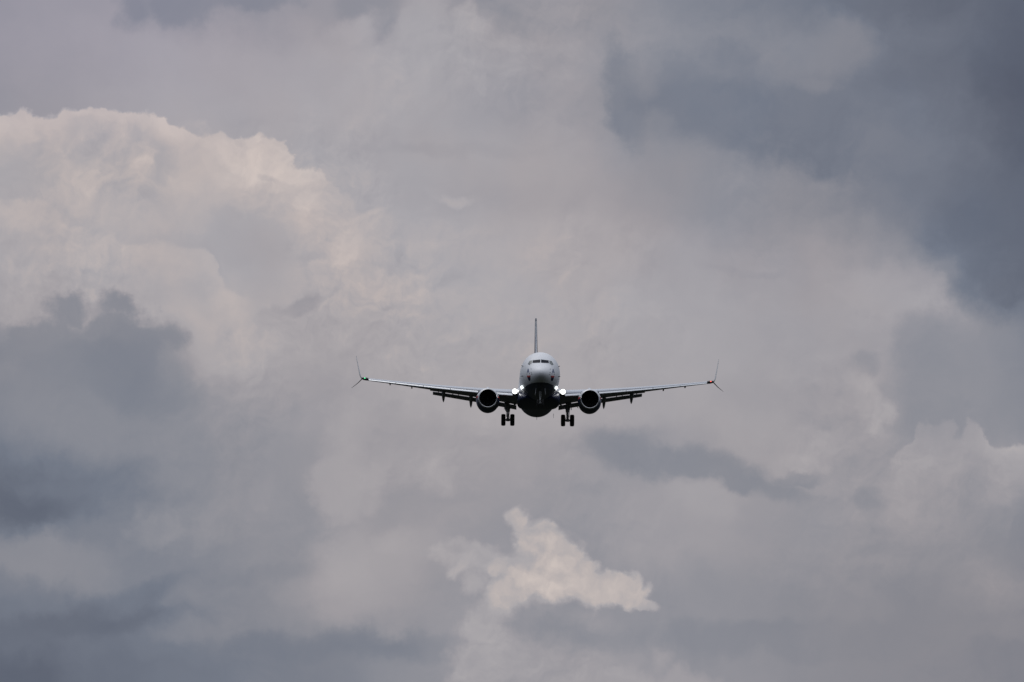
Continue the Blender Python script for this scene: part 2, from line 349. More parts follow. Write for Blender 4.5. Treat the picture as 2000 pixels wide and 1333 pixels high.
# ------------------------------------------------------------------ materials
def mat(name, base, rough=0.4, metal=0.0, coat=0.0, var=0.06, scale=3.0, spec=0.5):
    mt = bpy.data.materials.new(name); mt.use_nodes = True
    t = mt.node_tree; b = t.nodes['Principled BSDF']
    b.inputs['Roughness'].default_value = rough; b.inputs['Metallic'].default_value = metal
    b.inputs['Coat Weight'].default_value = coat; b.inputs['Coat Roughness'].default_value = 0.12
    b.inputs['Specular IOR Level'].default_value = spec
    co = t.nodes.new('ShaderNodeTexCoord')
    nz = t.nodes.new('ShaderNodeTexNoise'); nz.inputs['Scale'].default_value = scale; nz.inputs['Detail'].default_value = 6
    t.links.new(co.outputs['Object'], nz.inputs['Vector'])
    mx_ = t.nodes.new('ShaderNodeMix'); mx_.data_type = 'RGBA'
    c = base
    mx_.inputs[6].default_value = (c[0] * (1 - var), c[1] * (1 - var), c[2] * (1 - var), 1)
    mx_.inputs[7].default_value = (min(1, c[0] * (1 + var)), min(1, c[1] * (1 + var)), min(1, c[2] * (1 + var)), 1)
    t.links.new(nz.outputs['Fac'], mx_.inputs[0])
    t.links.new(mx_.outputs[2], b.inputs['Base Color'])
    rr = t.nodes.new('ShaderNodeMapRange'); rr.inputs['To Min'].default_value = max(0.02, rough - 0.07); rr.inputs['To Max'].default_value = rough + 0.07
    t.links.new(nz.outputs['Fac'], rr.inputs['Value']); t.links.new(rr.outputs[0], b.inputs['Roughness'])
    mt['_base'] = mx_.name
    return mt
def emit(name, col, strength):
    mt = bpy.data.materials.new(name); mt.use_nodes = True
    b = mt.node_tree.nodes['Principled BSDF']
    b.inputs['Base Color'].default_value = (0.6, 0.6, 0.6, 1)
    b.inputs['Emission Color'].default_value = (*col, 1); b.inputs['Emission Strength'].default_value = strength
    return mt

WHITE, NAVY, RED = (0.73, 0.75, 0.79), (0.008, 0.016, 0.055), (0.45, 0.03, 0.03)
M_white = mat('white_paint', WHITE, 0.32, 0, 0.3, 0.03)
M_navy = mat('navy_paint', NAVY, 0.5, 0, 0, spec=0.2)
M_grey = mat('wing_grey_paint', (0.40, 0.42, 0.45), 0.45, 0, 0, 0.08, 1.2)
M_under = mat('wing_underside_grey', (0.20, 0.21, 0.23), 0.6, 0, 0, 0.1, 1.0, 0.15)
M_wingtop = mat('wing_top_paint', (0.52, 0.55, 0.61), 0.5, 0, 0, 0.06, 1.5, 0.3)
M_slatpaint = mat('slat_blue_grey_paint', (0.70, 0.73, 0.79), 0.5, 0, 0, 0.08, 1.5, 0.3)
M_slat = mat('bare_metal_slat', (0.62, 0.64, 0.67), 0.34, 0.85, 0, 0.06, 2.0)
M_lip = mat('polished_inlet_metal', (0.50, 0.51, 0.54), 0.34, 1.0, 0, 0.04, 2.0)
M_steel = mat('gear_steel', (0.42, 0.43, 0.45), 0.4, 0.4, 0, 0.1, 4)
M_gearpaint = mat('white_gear_paint', (0.70, 0.71, 0.72), 0.4, 0, 0, 0.06, 4)
M_rubber = mat('tyre_rubber', (0.018, 0.018, 0.019), 0.8, 0, 0, 0.2, 8)
M_black = mat('inlet_black', (0.012, 0.012, 0.014), 0.6, 0, 0, 0.2, 6)
M_fan = mat('fan_titanium', (0.10, 0.10, 0.11), 0.35, 0.8, 0, 0.1, 6)
M_glass = mat('cockpit_glass', (0.010, 0.013, 0.024), 0.12, 0, 0, 0.1, 2, 0.03)
M_sideglass = mat('side_glass_painted_reflection', (0.13, 0.15, 0.16), 0.12, 0, 0, 0.1, 2, 0.2)  # lighter grey base colour paints in the reflection on the side panes
M_red = mat('red_paint', RED, 0.35)
M_badge = mat('blue_grey_decal', (0.10, 0.125, 0.22), 0.4)
M_dark = mat('dark_fitting', (0.03, 0.03, 0.035), 0.5)
M_lamp = emit('landing_lamp', (1.0, 0.99, 0.95), 2.2)
M_bulb = emit('lamp_filament', (1.0, 0.99, 0.96), 40.0)
M_lamp_small = emit('turnoff_lamp', (0.92, 1.0, 1.0), 2.0)
M_green = emit('green_position_lamp', (0.05, 1.0, 0.35), 1.5)
M_redlamp = emit('red_position_lamp', (1.0, 0.10, 0.05), 1.8)

def zone(mt, build):
    """replace the base colour of a paint by a layered livery: build(tree, x, y, z, colour) -> colour socket"""
    t = mt.node_tree; b = t.nodes['Principled BSDF']
    co = t.nodes.new('ShaderNodeTexCoord'); s_ = t.nodes.new('ShaderNodeSeparateXYZ')
    t.links.new(co.outputs['Object'], s_.inputs[0])
    src = t.nodes[mt['_base']].outputs[2]
    def mm(op, a, b_=None):
        n = t.nodes.new('ShaderNodeMath'); n.operation = op
        for i, v in enumerate((a, b_)):
            if v is None: continue
            if isinstance(v, bpy.types.NodeSocket): t.links.new(v, n.inputs[i])
            else: n.inputs[i].default_value = v
        return n.outputs[0]
    def mixx(f, a, c):
        n = t.nodes.new('ShaderNodeMix'); n.data_type = 'RGBA'
        t.links.new(f, n.inputs[0]); t.links.new(a, n.inputs[6])
        n.inputs[7].default_value = (*c, 1)
        return n.outputs[2]
    t.links.new(build(mm, mixx, s_.outputs[0], s_.outputs[1], s_.outputs[2], src), b.inputs['Base Color'])

M_body = mat('fuselage_livery', WHITE, 0.42, 0, 0, 0.03, 1.5, 0.3)
def body_liv(mm, mixx, x, y, z, src):
    # cabin windows: a row of small dark panes above the floor line
    fy = mm('FRACT', mm('DIVIDE', y, 0.508))
    w = mm('MULTIPLY', mm('LESS_THAN', mm('ABSOLUTE', mm('SUBTRACT', fy, 0.5)), 0.24), mm('LESS_THAN', mm('ABSOLUTE', mm('SUBTRACT', z, 0.38)), 0.17))
    w = mm('MULTIPLY', w, mm('MULTIPLY', mm('GREATER_THAN', y, 6.4), mm('LESS_THAN', y, 30.5)))
    c = mixx(w, src, (0.03, 0.035, 0.045))
    # door outlines
    dd = mm('ABSOLUTE', mm('SUBTRACT', y, 5.0))
    d = mm('MULTIPLY', mm('MULTIPLY', mm('GREATER_THAN', dd, 0.42), mm('LESS_THAN', dd, 0.45)), mm('LESS_THAN', mm('ABSOLUTE', mm('SUBTRACT', z, 0.1)), 0.92))
    c = mixx(d, c, (0.2, 0.21, 0.23))
    # navy belly that climbs towards the tail
    rise = mm('MULTIPLY', mm('POWER', mm('MAXIMUM', mm('SUBTRACT', y, 20.0), 0.0), 1.8), 0.022)
    edge = mm('ADD', rise, mm('MULTIPLY', mm('MINIMUM', y, 9.0), 0.012))
    edge = mm('ADD', edge, -1.40)
    nav = mm('MULTIPLY', mm('LESS_THAN', z, edge), mm('GREATER_THAN', y, 1.05))
    return mixx(nav, c, NAVY)
zone(M_body, body_liv)
M_cowl = mat('cowl_livery', WHITE, 0.42, 0, 0, 0.03, 2, 0.25)
def cowl_liv(mm, mixx, x, y, z, src):
    c = mixx(mm('LESS_THAN', z, -1.42), src, RED)
    return mixx(mm('LESS_THAN', z, -1.60), c, NAVY)
zone(M_cowl, cowl_liv)
M_fin = mat('fin_livery', (0.028, 0.045, 0.09), 0.5, 0, 0, 0.06, 3, 0.2)
def fin_liv(mm, mixx, x, y, z, src):
    return mixx(mm('GREATER_THAN', mm('ADD', z, mm('MULTIPLY', mm('SUBTRACT', y, 35.0), -0.5)), 6.4), src, (0.13, 0.155, 0.19))
zone(M_fin, fin_liv)

# ------------------------------------------------------------------ mesh helpers (aircraft frame: nose towards -Y, Z up)
BASE = Vector((0, 20.0, -3.55))          # the point under the wheels where the aircraft's empty sits
def link(name, bm, material, parent, smooth=True, auto=35):
    bmesh.ops.remove_doubles(bm, verts=bm.verts, dist=1e-5)
    bmesh.ops.recalc_face_normals(bm, faces=bm.faces)
    me = bpy.data.meshes.new(name); bm.to_mesh(me); bm.free()
    mats = material if isinstance(material, (list, tuple)) else [material]
    for x in mats: me.materials.append(x)
    if smooth:
        me.polygons.foreach_set('use_smooth', [True] * len(me.polygons))
        try: me.set_sharp_from_angle(angle=R(auto))
        except Exception: pass
    o = bpy.data.objects.new(name, me); COL.objects.link(o)
    o.parent = parent
    if parent is ROOT: o.location = -BASE
    return o
def rings(bm, rs, cap=True, closed=True, mi=0):
    vs = [[bm.verts.new(p) for p in r_] for r_ in rs]
    n = len(vs[0])
    for a, b in zip(vs, vs[1:]):
        for i in range(n if closed else n - 1):
            j = (i + 1) % n
            try:
                f = bm.faces.new((a[i], a[j], b[j], b[i])); f.material_index = mi
            except ValueError: pass
    if cap:
        for r_ in (vs[0], vs[-1]):
            try: bm.faces.new(r_).material_index = mi
            except ValueError: pass
    return vs
def tube(bm, pts, rad, n=12, cap=True):
    pts = [Vector(p) for p in pts]
    rads = rad if isinstance(rad, (list, tuple)) else [rad] * len(pts)
    rs = []
    for i, p in enumerate(pts):
        d = (pts[min(i + 1, len(pts) - 1)] - pts[max(i - 1, 0)]).normalized()
        a = d.cross(Vector((0, 1, 0)) if abs(d.y) < 0.9 else Vector((1, 0, 0))).normalized(); b = d.cross(a)
        rs.append([p + (a * math.cos(t) + b * math.sin(t)) * rads[i] for t in [2 * math.pi * k / n for k in range(n)]])
    rings(bm, rs, cap)
def lathe(bm, prof, c, axis='Y', n=48, sq=None, cap=False):
    """prof: (along axis, radius); c: centre"""
    rs = []
    for a, r_ in prof:
        ring = []
        for k in range(n):
            t = 2 * math.pi * k / n
            x, z = r_ * math.cos(t), r_ * math.sin(t)
            if sq: x, z = sq(x, z, a, r_)
            ring.append((c[0] + x, a, c[2] + z) if axis == 'Y' else (c[0] + a, c[1] + x, c[2] + z))
        rs.append(ring)
    rings(bm, rs, cap)
def box(bm, c, s, rot=None, bev=0.0):
    g = bmesh.ops.create_cube(bm, size=1.0)['verts']
    mt_ = Matrix.Translation(c) @ (rot.to_4x4() if rot else Matrix.Identity(4)) @ Matrix.Diagonal((*s, 1))
    bmesh.ops.transform(bm, matrix=mt_, verts=g)
    if bev:
        es = list({e for v in g for e in v.link_edges})
        bmesh.ops.bevel(bm, geom=es, offset=bev, segments=2, affect='EDGES', profile=0.7)
def interp(tab, x):
    if x <= tab[0][0]: return tab[0][1:]
    for a, b in zip(tab, tab[1:]):
        if x <= b[0]:
            t = (x - a[0]) / (b[0] - a[0])
            return tuple(p + (q - p) * t for p, q in zip(a[1:], b[1:]))
    return tab[-1][1:]
def smooth_tab(tab, x):
    """Catmull-Rom through a table"""
    i = 0
    while i < len(tab) - 2 and x > tab[i + 1][0]: i += 1
    p1, p2 = tab[i], tab[i + 1]; p0 = tab[max(i - 1, 0)]; p3 = tab[min(i + 2, len(tab) - 1)]
    h = p2[0] - p1[0]; t = (x - p1[0]) / h
    out = []
    for k in range(1, len(p1)):
        m1 = (p2[k] - p0[k]) / max(1e-6, p2[0] - p0[0]) * h; m2 = (p3[k] - p1[k]) / max(1e-6, p3[0] - p1[0]) * h
        out.append((2*t**3 - 3*t**2 + 1)*p1[k] + (t**3 - 2*t**2 + t)*m1 + (-2*t**3 + 3*t**2)*p2[k] + (t**3 - t**2)*m2)
    return out

# ------------------------------------------------------------------ aircraft placement
D = 600.0
cm_ = cam.rotation_euler.to_matrix()
def pixdir(px, py):
    v = Vector(((px - 1000.0) / FPX, -(py - 666.5) / FPX, -1.0)); return (cm_ @ v).normalized()
PITCH, YAW, ROLL = R(6.3), R(0.775), R(0.57)
los = pixdir(1050.6, 761.8)
rt = los.cross(Vector((0, 0, 1))).normalized(); upv = rt.cross(los)
frame = Matrix((rt, los, upv)).transposed()          # columns: right, away, up
rot_local = Matrix.Rotation(ROLL, 3, 'Y') @ Matrix.Rotation(YAW, 3, 'Z') @ Matrix.Rotation(-PITCH, 3, 'X')
ROTM = frame @ rot_local
ORIGIN = CAM + los * D - ROTM @ Vector((0, 20.0, 0))  # world position of the aircraft frame's origin
def px_ray(px, py):
    d = pixdir(px, py)
    inv = ROTM.transposed()
    return inv @ (CAM + d * (D - 45.0) - ORIGIN), inv @ d

ROOT = bpy.data.objects.new('airliner', None); COL.objects.link(ROOT)
ROOT.empty_display_size = 3
ROOT.matrix_world = Matrix.Translation(ORIGIN + ROTM @ BASE) @ ROTM.to_4x4()
ROOT['label'] = 'white and navy twin engine passenger jet on approach, wheels down and landing lights lit'
ROOT['category'] = 'airliner'

# ------------------------------------------------------------------ fuselage
FUS = [  # y, crown z, keel z, half width, height of max width
 (0.00, -0.60, -0.64, 0.02, -0.62), (0.06, -0.44, -0.82, 0.22, -0.63), (0.20, -0.28, -0.98, 0.40, -0.63), (0.45, -0.12, -1.14, 0.60, -0.62),
 (0.80, 0.05, -1.30, 0.80, -0.60), (1.20, 0.22, -1.43, 0.98, -0.57), (1.65, 0.42, -1.54, 1.14, -0.52), (2.05, 0.70, -1.62, 1.28, -0.46),
 (2.50, 1.02, -1.69, 1.41, -0.38), (2.95, 1.28, -1.75, 1.52, -0.30), (3.50, 1.52, -1.82, 1.63, -0.22), (4.20, 1.73, -1.89, 1.73, -0.14),
 (5.20, 1.90, -1.95, 1.82, -0.06), (6.40, 1.98, -1.99, 1.87, -0.01), (7.50, 2.00, -2.00, 1.88, 0.0), (12.0, 2.00, -2.00, 1.88, 0.0), (18.0, 2.00, -2.00, 1.88, 0.0),
 (24.0, 2.00, -2.00, 1.88, 0.0), (26.5, 2.00, -1.95, 1.87, 0.05), (28.5, 1.99, -1.72, 1.80, 0.18), (31.0, 1.95, -1.15, 1.58, 0.45), (33.5, 1.88, -0.45, 1.22, 0.78),
 (35.8, 1.76, 0.28, 0.80, 1.05), (37.6, 1.62, 0.85, 0.45, 1.24), (38.9, 1.50, 1.15, 0.20, 1.33), (39.2, 1.44, 1.22, 0.10, 1.33)]
ys = [0.0, 0.02, 0.05, 0.1, 0.16, 0.24, 0.34, 0.46, 0.6, 0.78, 1.0, 1.2, 1.4, 1.6, 1.8, 2.0, 2.2, 2.4, 2.6, 2.8, 3.0, 3.3, 3.6, 4.0, 4.5, 5.0, 5.7, 6.5, 7.5]
ys += [8.5 + i for i in range(18)] + [26.5, 27.2, 28, 28.8, 29.6, 30.5, 31.4, 32.3, 33.2, 34.1, 35, 35.8, 36.6, 37.4, 38.1, 38.7, 39.0, 39.2]
bm = bmesh.new(); rs = []
NSEG = 72
for y in ys:
    cz, kz, hw, zm = smooth_tab(FUS, y)
    ring = []
    for k in range(NSEG):
        t = 2 * math.pi * k / NSEG
        s, c = math.sin(t), math.cos(t)
        # windscreen brow: flatter front between the window line and the crown
        z = zm + (cz - zm) * s if s >= 0 else zm + (zm - kz) * s
        x = hw * math.copysign(abs(c) ** 0.97, c)
        ring.append((x, y, z))
    rs.append(ring)
rings(bm, rs)
bmesh.ops.recalc_face_normals(bm, faces=bm.faces); bm.normal_update()
bvh = BVHTree.FromBMesh(bm)
fuselage = link('fuselage', bm, M_body, ROOT)

def hit(px, py):
    o, d = px_ray(px, py)
    h = bvh.ray_cast(o, d)
    return h[0], (h[1] if h[1].dot(d) < 0 else -h[1])
def decal(name, poly, material, parent, off=0.012, n=6, rim=True):
    """a thin plate of the outline poly (as seen on the approach) laid over the fuselage skin"""
    bm = bmesh.new()
    cx = sum(p[0] for p in poly) / len(poly); cy = sum(p[1] for p in poly) / len(poly)
    out = []
    for a, b in zip(poly, poly[1:] + poly[:1]):
        for k in range(n): out.append((a[0] + (b[0] - a[0]) * k / n, a[1] + (b[1] - a[1]) * k / n))
    def vert(p, o_):
        q, nn = hit(*p)
        return bm.verts.new(q + nn * o_)
    lays = []
    for f in (1.0, 0.66, 0.33):
        lays.append([vert((cx + (p[0] - cx) * f, cy + (p[1] - cy) * f), off) for p in out])
    cen = vert((cx, cy), off)
    base = [vert(p, -0.03) for p in out]
    N = len(out)
    for a, b in ((base, lays[0]), (lays[0], lays[1]), (lays[1], lays[2])):
        for i in range(N): bm.faces.new((a[i], a[(i + 1) % N], b[(i + 1) % N], b[i]))
    for i in range(N): bm.faces.new((lays[2][i], lays[2][(i + 1) % N], cen))
    return link(name, bm, material, parent)
AX = 1056.0
def mir(poly): return [(2 * AX - x, y + (2 * AX - 2 * x) * -0.0099 * -1 if False else y + (2 * (AX - x)) * 0.0099) for x, y in poly]
front_pane = [(1040.7, 704.2), (1055.2, 702.7), (1055.2, 708.9), (1040.0, 709.4)]
side_pane = [(1034.6, 705.3), (1039.4, 704.6), (1038.6, 709.8), (1034.0, 713.7), (1030.9, 711.8)]
for pl in (front_pane, mir(front_pane)): decal('windshield', pl, M_glass, fuselage)
for pl in (side_pane, mir(side_pane)): decal('cockpit_window', pl, M_sideglass, fuselage)
# emblem on each cheek: a blue-grey peaked mark, small dark dots below, a red-topped navy shield
for side in (0, 1):
    f = (lambda p: p) if side == 0 else mir
    e = decal('emblem', f([(1031.0, 720.4), (1032.4, 720.4), (1034.2, 728.6), (1032.2, 727.6), (1030.9, 727.6), (1028.9, 728.8)]), M_badge, fuselage, 0.01)
    for (x, y) in ((1029.4, 730.8), (1034.0, 730.2), (1038.2, 731.0), (1037.5, 727.6), (1037.4, 721.0)):
        decal('emblem_dot', f([(x - 0.7, y - 0.6), (x + 0.7, y - 0.6), (x + 0.7, y + 0.6), (x - 0.7, y + 0.6)]), M_dark, fuselage, 0.01, 2)
    s_ = decal('shield', f([(1029.2, 734.6), (1035.9, 734.6), (1035.9, 742.0), (1034.8, 744.4), (1033.4, 744.2), (1031.2, 741.0)]), M_navy, fuselage, 0.010)
    decal('shield_band', f([(1029.0, 734.0), (1036.0, 733.8), (1036.0, 736.9), (1030.2, 737.2)]), M_red, fuselage, 0.018)
    # static port / probe
    bm = bmesh.new(); q, nn = hit(*f([(1021.4, 735.0)])[0])
    tube(bm, [q - nn * 0.05, q + nn * 0.12, q + nn * 0.16 + Vector((0, -0.22, 0))], [0.045, 0.04, 0.03], 8)
    link('probe', bm, M_dark, fuselage)
    bm = bmesh.new(); q, nn = hit(*f([(1021.6, 715.8)])[0])
    tube(bm, [q - nn * 0.05, q + nn * 0.10, q + nn * 0.14 + Vector((0, -0.18, 0))], [0.04, 0.035, 0.025], 8)
    link('probe', bm, M_dark, fuselage)
    # retractable lamp on the lower side
    q, nn = hit(*((1021.2, 756.0) if side == 0 else (1084.8, 757.0)))
    bm = bmesh.new()
    nl = Vector((nn.x * 0.5, -1, nn.z * 0.2)).normalized()
    c0 = q + nn * 0.10 + Vector((0, -0.12, 0))
    lathe(bm, [(0.42, 0.0), (0.40, 0.08), (0.30, 0.15), (0.10, 0.18), (0.0, 0.18), (0.0, 0.15)], (0, 0, 0), 'Y', 20)
    bmesh.ops.transform(bm, matrix=Matrix.Translation(c0), verts=bm.verts)
    lamp = link('taxi_light', bm, M_steel, ROOT)
    bm = bmesh.new()
    lathe(bm, [(0.02, 0.165), (-0.03, 0.14), (-0.06, 0.08), (-0.07, 0.0)], (0, 0, 0), 'Y', 20)
    bmesh.ops.transform(bm, matrix=Matrix.Translation(c0), verts=bm.verts)
    link('lens', bm, M_lamp_small, lamp)
# blade antennas
def blade(p, h, ch, parent=fuselage, mt_=M_white, th=0.03):
    bm = bmesh.new(); s = 1 if h > 0 else -1
    secs = []
    for t, c_, o_ in ((0, ch, 0), (0.6, ch * 0.75, ch * 0.22), (1.0, ch * 0.45, ch * 0.5)):
        secs.append([(p[0] + th * (1 - 0.5 * t) * a, p[1] + o_ + c_ * b, p[2] + h * t) for a, b in ((0, 0), (1, 0.35), (0.7, 0.75), (0, 1), (-0.7, 0.75), (-1, 0.35))])
    rings(bm, secs); return link('antenna', bm, mt_, parent)
blade((0, 8.6, 1.97), 0.36, 0.42); blade((0, 20.5, 1.97), 0.36, 0.42); blade((0, 7.2, -1.96), -0.32, 0.40, fuselage, M_dark)
blade((0.0, 26.0, -1.93), -0.30, 0.35, fuselage, M_dark); blade((1.55, 22.5, -2.02), -0.42, 0.16, fuselage, M_dark, 0.02)

# wing-to-body fairing
bm = bmesh.new(); rs = []
for y, hw, zt, zb in ((10.4, 1.30, -1.55, -1.90), (11.2, 1.62, -1.30, -2.02), (12.2, 1.88, -1.0, -2.10), (13.4, 2.02, -0.7, -2.16), (15, 2.08, -0.5, -2.20), (17, 2.06, -0.5, -2.18),
                      (18.5, 2.02, -0.6, -2.06), (20, 1.96, -0.7, -1.92), (21.5, 1.9, -0.8, -1.78), (23, 1.78, -0.85, -1.62), (24.5, 1.6, -0.9, -1.4)):
    ring = []; zc = (zt + zb) / 2; hh = (zt - zb) / 2
    for k in range(40):
        t = 2 * math.pi * k / 40; c, s = math.cos(t), math.sin(t)
        ring.append((hw * math.copysign(abs(c) ** 0.55, c), y, zc + hh * math.copysign(abs(s) ** 0.62, s)))
    rs.append(ring)
rings(bm, rs); link('belly_fairing', bm, M_navy, ROOT)

# ------------------------------------------------------------------ wings
def le_y(x): return 13.4 + 0.52 * (x - 1.9) if x > 5.2 else 13.4 + 0.52 * 3.3 - 0.56 * (5.2 - x)
def te_y(x): return 21.35 if x < 5.8 else 21.35 + (23.3 - 21.35) * (x - 5.8) / (17.0 - 5.8)
def z_ref(x): return -1.10 + 0.118 * (x - 1.9) + 0.0018 * (x - 1.9) ** 2
def thick(x): return 0.125 - 0.025 * min(1, (x - 1.9) / 8)
def inc(x): return R(0.6 - 3.2 * min(1.0, max(0.0, (x - 1.9) / 12)))
NACA = [0, 0.006, 0.02, 0.05, 0.10, 0.18, 0.28, 0.4, 0.55, 0.7, 0.85, 1.0]
def yt(t): return 5 * (0.2969 * math.sqrt(t) - 0.126 * t - 0.3516 * t**2 + 0.2843 * t**3 - 0.1036 * t**4)
def section(x, y0, z0, ch, th, a, camber=0.015, sx=1):
    up_, lo = [], []
    for t in NACA:
        c_ = camber * 4 * t * (1 - t)
        for lst, sgn in ((up_, 1), (lo, -1)):
            u, w = t * ch, (c_ + sgn * yt(t) * th) * ch
            if t == 1.0: w += sgn * 0.006
            lst.append((sx * x, y0 + u * math.cos(a) + w * math.sin(a), z0 - u * math.sin(a) + w * math.cos(a)))
    return up_ + lo[::-1][:-1]
SPAN = [1.2, 1.9, 2.6, 3.6, 4.8, 5.8, 7.0, 8.5, 10.0, 11.5, 13.0, 14.5, 16.0, 16.6]
def sl_h(x): return 0.60 - 0.32 * min(1, (x - 2.4) / 12.0)
GAPT = [(1.95, -1.30), (3.34, -1.02), (6.3, -0.53), (8.73, -0.14), (10.1, 0.05), (10.6, 0.12)]
BOTT = [(1.95, -1.64), (3.34, -1.37), (6.3, -0.85), (8.73, -0.41), (10.1, -0.16), (10.6, -0.08)]
def gap_y(x): return te_y(x) + 0.65
def flap_piece(bm, sx, x0, x1, kind, n=7):
    rs = []
    for i in range(n):
        x = x0 + (x1 - x0) * i / (n - 1)
        g, b, y = interp(GAPT, x)[0], interp(BOTT, x)[0], gap_y(x)
        if kind == 'aft':
            y0, z0, y1, z1, th = y + 0.02, g - 0.03, y + 0.66, b - 0.035, 0.20
        else:
            y0, z0, y1, z1, th = y - 1.5, g + 0.31, y - 0.06, g + 0.035, 0.11
        ch = math.hypot(y1 - y0, z1 - z0); a = math.atan2(z0 - z1, y1 - y0)
        rs.append(section(x, y0, z0, ch, th, a, 0.03, sx))
    rings(bm, rs)
for sx in (-1, 1):
    bm = bmesh.new()
    rs = []
    for x in SPAN:
        y0, y1 = le_y(max(x, 1.9)), te_y(max(x, 1.9))
        rs.append(section(x, y0, z_ref(max(x, 1.9)), y1 - y0, thick(max(x, 1.9)), inc(x), 0.012, sx))
    rings(bm, rs)
    bm.normal_update(); bmesh.ops.recalc_face_normals(bm, faces=bm.faces)
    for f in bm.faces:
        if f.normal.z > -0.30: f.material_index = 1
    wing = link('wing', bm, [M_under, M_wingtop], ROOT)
    # slats: four outboard of the engine, drooped forward of the leading edge; a hinged nose flap inboard
    def slat(x0, x1, name):
        bm = bmesh.new(); rs = []
        for i in range(4):
            x = x0 + (x1 - x0) * i / 3
            h = sl_h(x); yl = le_y(x); zc = z_ref(x)
            prof = []
            # outer skin from upper trailing edge round the nose to the lower edge, then back inside
            pts = [(0.66, 0.50), (0.50, 0.36), (0.36, 0.22), (0.23, 0.06), (0.12, -0.10), (0.04, -0.26), (0.0, -0.40), (0.02, -0.48), (0.08, -0.50)]
            ins = [(0.12, -0.44), (0.13, -0.32), (0.18, -0.16), (0.28, 0.02), (0.40, 0.18), (0.53, 0.32), (0.66, 0.46)]
            for u, w in pts + ins:
                prof.append((sx * x, yl - 0.12 + u * (0.5 + h) * 0.9, zc + w * h))
            rs.append(prof)
        vs = rings(bm, rs)
        bm.faces.ensure_lookup_table()
        for f in bm.faces:
            c_ = f.calc_center_median()
            if len(f.verts) == 4 and c_.z > z_ref(abs(c_.x)) + 0.02 * sl_h(abs(c_.x)): f.material_index = 1
        rings(bm, rs); return link(name, bm, [M_slat, M_slatpaint], wing)
    slat(2.5, 3.95, 'slat')
    for a, b in ((5.75, 8.35), (8.39, 10.95), (10.99, 13.6), (13.64, 16.25)): slat(a, b, 'slat')
    # flaps: main panel and aft panel, inboard and outboard of the engine's thrust gate
    for a, b in ((2.02, 4.55), (5.35, 10.35)):
        bm = bmesh.new(); flap_piece(bm, sx, a, b, 'main'); fl = link('flap', bm, M_under, wing)
    for a, b in ((2.02, 4.60), (5.30, 10.08)):
        bm = bmesh.new(); flap_piece(bm, sx, a, b, 'aft'); fl = link('flap', bm, M_under, wing)
    # short brackets that bridge the slot
    for x in (2.25, 2.75, 3.9, 4.1, 5.9, 7.6, 8.15, 9.55):
        bm = bmesh.new(); g = interp(GAPT, x)[0]; y = gap_y(x)
        box(bm, (sx * x, y - 0.02, g + 0.02), (0.07, 0.35, 0.16))
        link('flap_bracket', bm, M_dark, wing, False)
    # flap track fairings, drooped with the flaps
    for x, tipz, ln in ((9.05, -0.90, 23.45), (6.40, -1.42, 23.35), (3.0, -1.62, 22.9)):
        bm = bmesh.new(); rs = []
        zl = z_ref(x) - 0.25; g, b_ = interp(GAPT, x)[0], interp(BOTT, x)[0]
        for y, z, w, h in ((18.6, zl + 0.05, 0.03, 0.05), (19.3, zl - 0.02, 0.12, 0.14), (20.4, zl - 0.06, 0.18, 0.24), (21.5, g - 0.02, 0.185, 0.30),
                           (22.2, b_ + 0.12, 0.18, 0.30), (22.7, b_ - 0.05, 0.16, 0.27), (23.1, b_ * 0.5 + tipz * 0.5 - 0.05, 0.11, 0.2), (ln, tipz + 0.02, 0.025, 0.05)):
            rs.append([(sx * x + w * math.cos(t), y, z + h * math.sin(t)) for t in [2 * math.pi * k / 16 for k in range(16)]])
        rings(bm, rs); link('flap_track_fairing', bm, M_under, wing)
    # aileron hinge line and static wicks region: small fairing bumps under the outer wing
    for x in (12.1, 14.2):
        bm = bmesh.new(); box(bm, (sx * x, te_y(x) - 0.45, z_ref(x) - 0.05 - math.sin(inc(x)) * 2), (0.12, 0.9, 0.12), None, 0.03)
        link('hinge_fairing', bm, M_dark, wing)
    # wing tip section and split winglet
    bm = bmesh.new()
    rs = []
    zt = z_ref(16.6)
    for x, y, z, ch, cant in ((16.55, le_y(16.55), zt, 1.75, 8), (16.8, le_y(16.8) + 0.15, zt + 0.06, 1.6, 20), (16.98, le_y(16.98) + 0.3, zt + 0.20, 1.45, 50), (17.1, le_y(17.05) + 0.48, zt + 0.48, 1.3, 72),
                              (17.28, 23.0, zt + 1.3, 0.95, 80), (17.44, 23.85, zt + 2.15, 0.66, 81), (17.53, 24.45, zt + 2.62, 0.42, 81)):
        ca, sa = math.cos(R(cant)), math.sin(R(cant)); ring = []
        for p in section(0, 0, 0, ch, 0.085, R(-1), 0.0, 1):
            ring.append((sx * (x - p[2] * sa), y + p[1], z + p[2] * ca))
        rs.append(ring)
    rings(bm, rs); wl = link('winglet', bm, M_grey, wing)
    bm = bmesh.new(); rs = []
    for x, y, z, ch in ((16.92, le_y(16.8) + 0.35, zt + 0.04, 0.75), (17.35, 22.6, zt - 0.26, 0.50), (17.93, 23.4, zt - 0.64, 0.16)):
        ca, sa = math.cos(R(-46)), math.sin(R(-46)); ring = []
        for p in section(0, 0, 0, ch, 0.075, 0, 0.0, 1):
            ring.append((sx * (x - p[2] * sa), y + p[1], z + p[2] * ca))
        rs.append(ring)
    rings(bm, rs); link('ventral_winglet', bm, M_under, wing)
    # black tip housing with position lamp
    bm = bmesh.new(); rs = []
    for x, h in ((16.27, 0.12), (16.5, 0.15), (16.75, 0.12), (16.9, 0.09)):
        yl = le_y(x) - 0.10; z = z_ref(x) + 0.02
        rs.append([(sx * x, yl + 0.35 - 0.35 * math.cos(t), z + h * math.sin(t) * 1.0) for t in [math.pi * 2 * k / 14 for k in range(14)]])
    rings(bm, rs); link('wingtip_housing', bm, M_dark, wing)
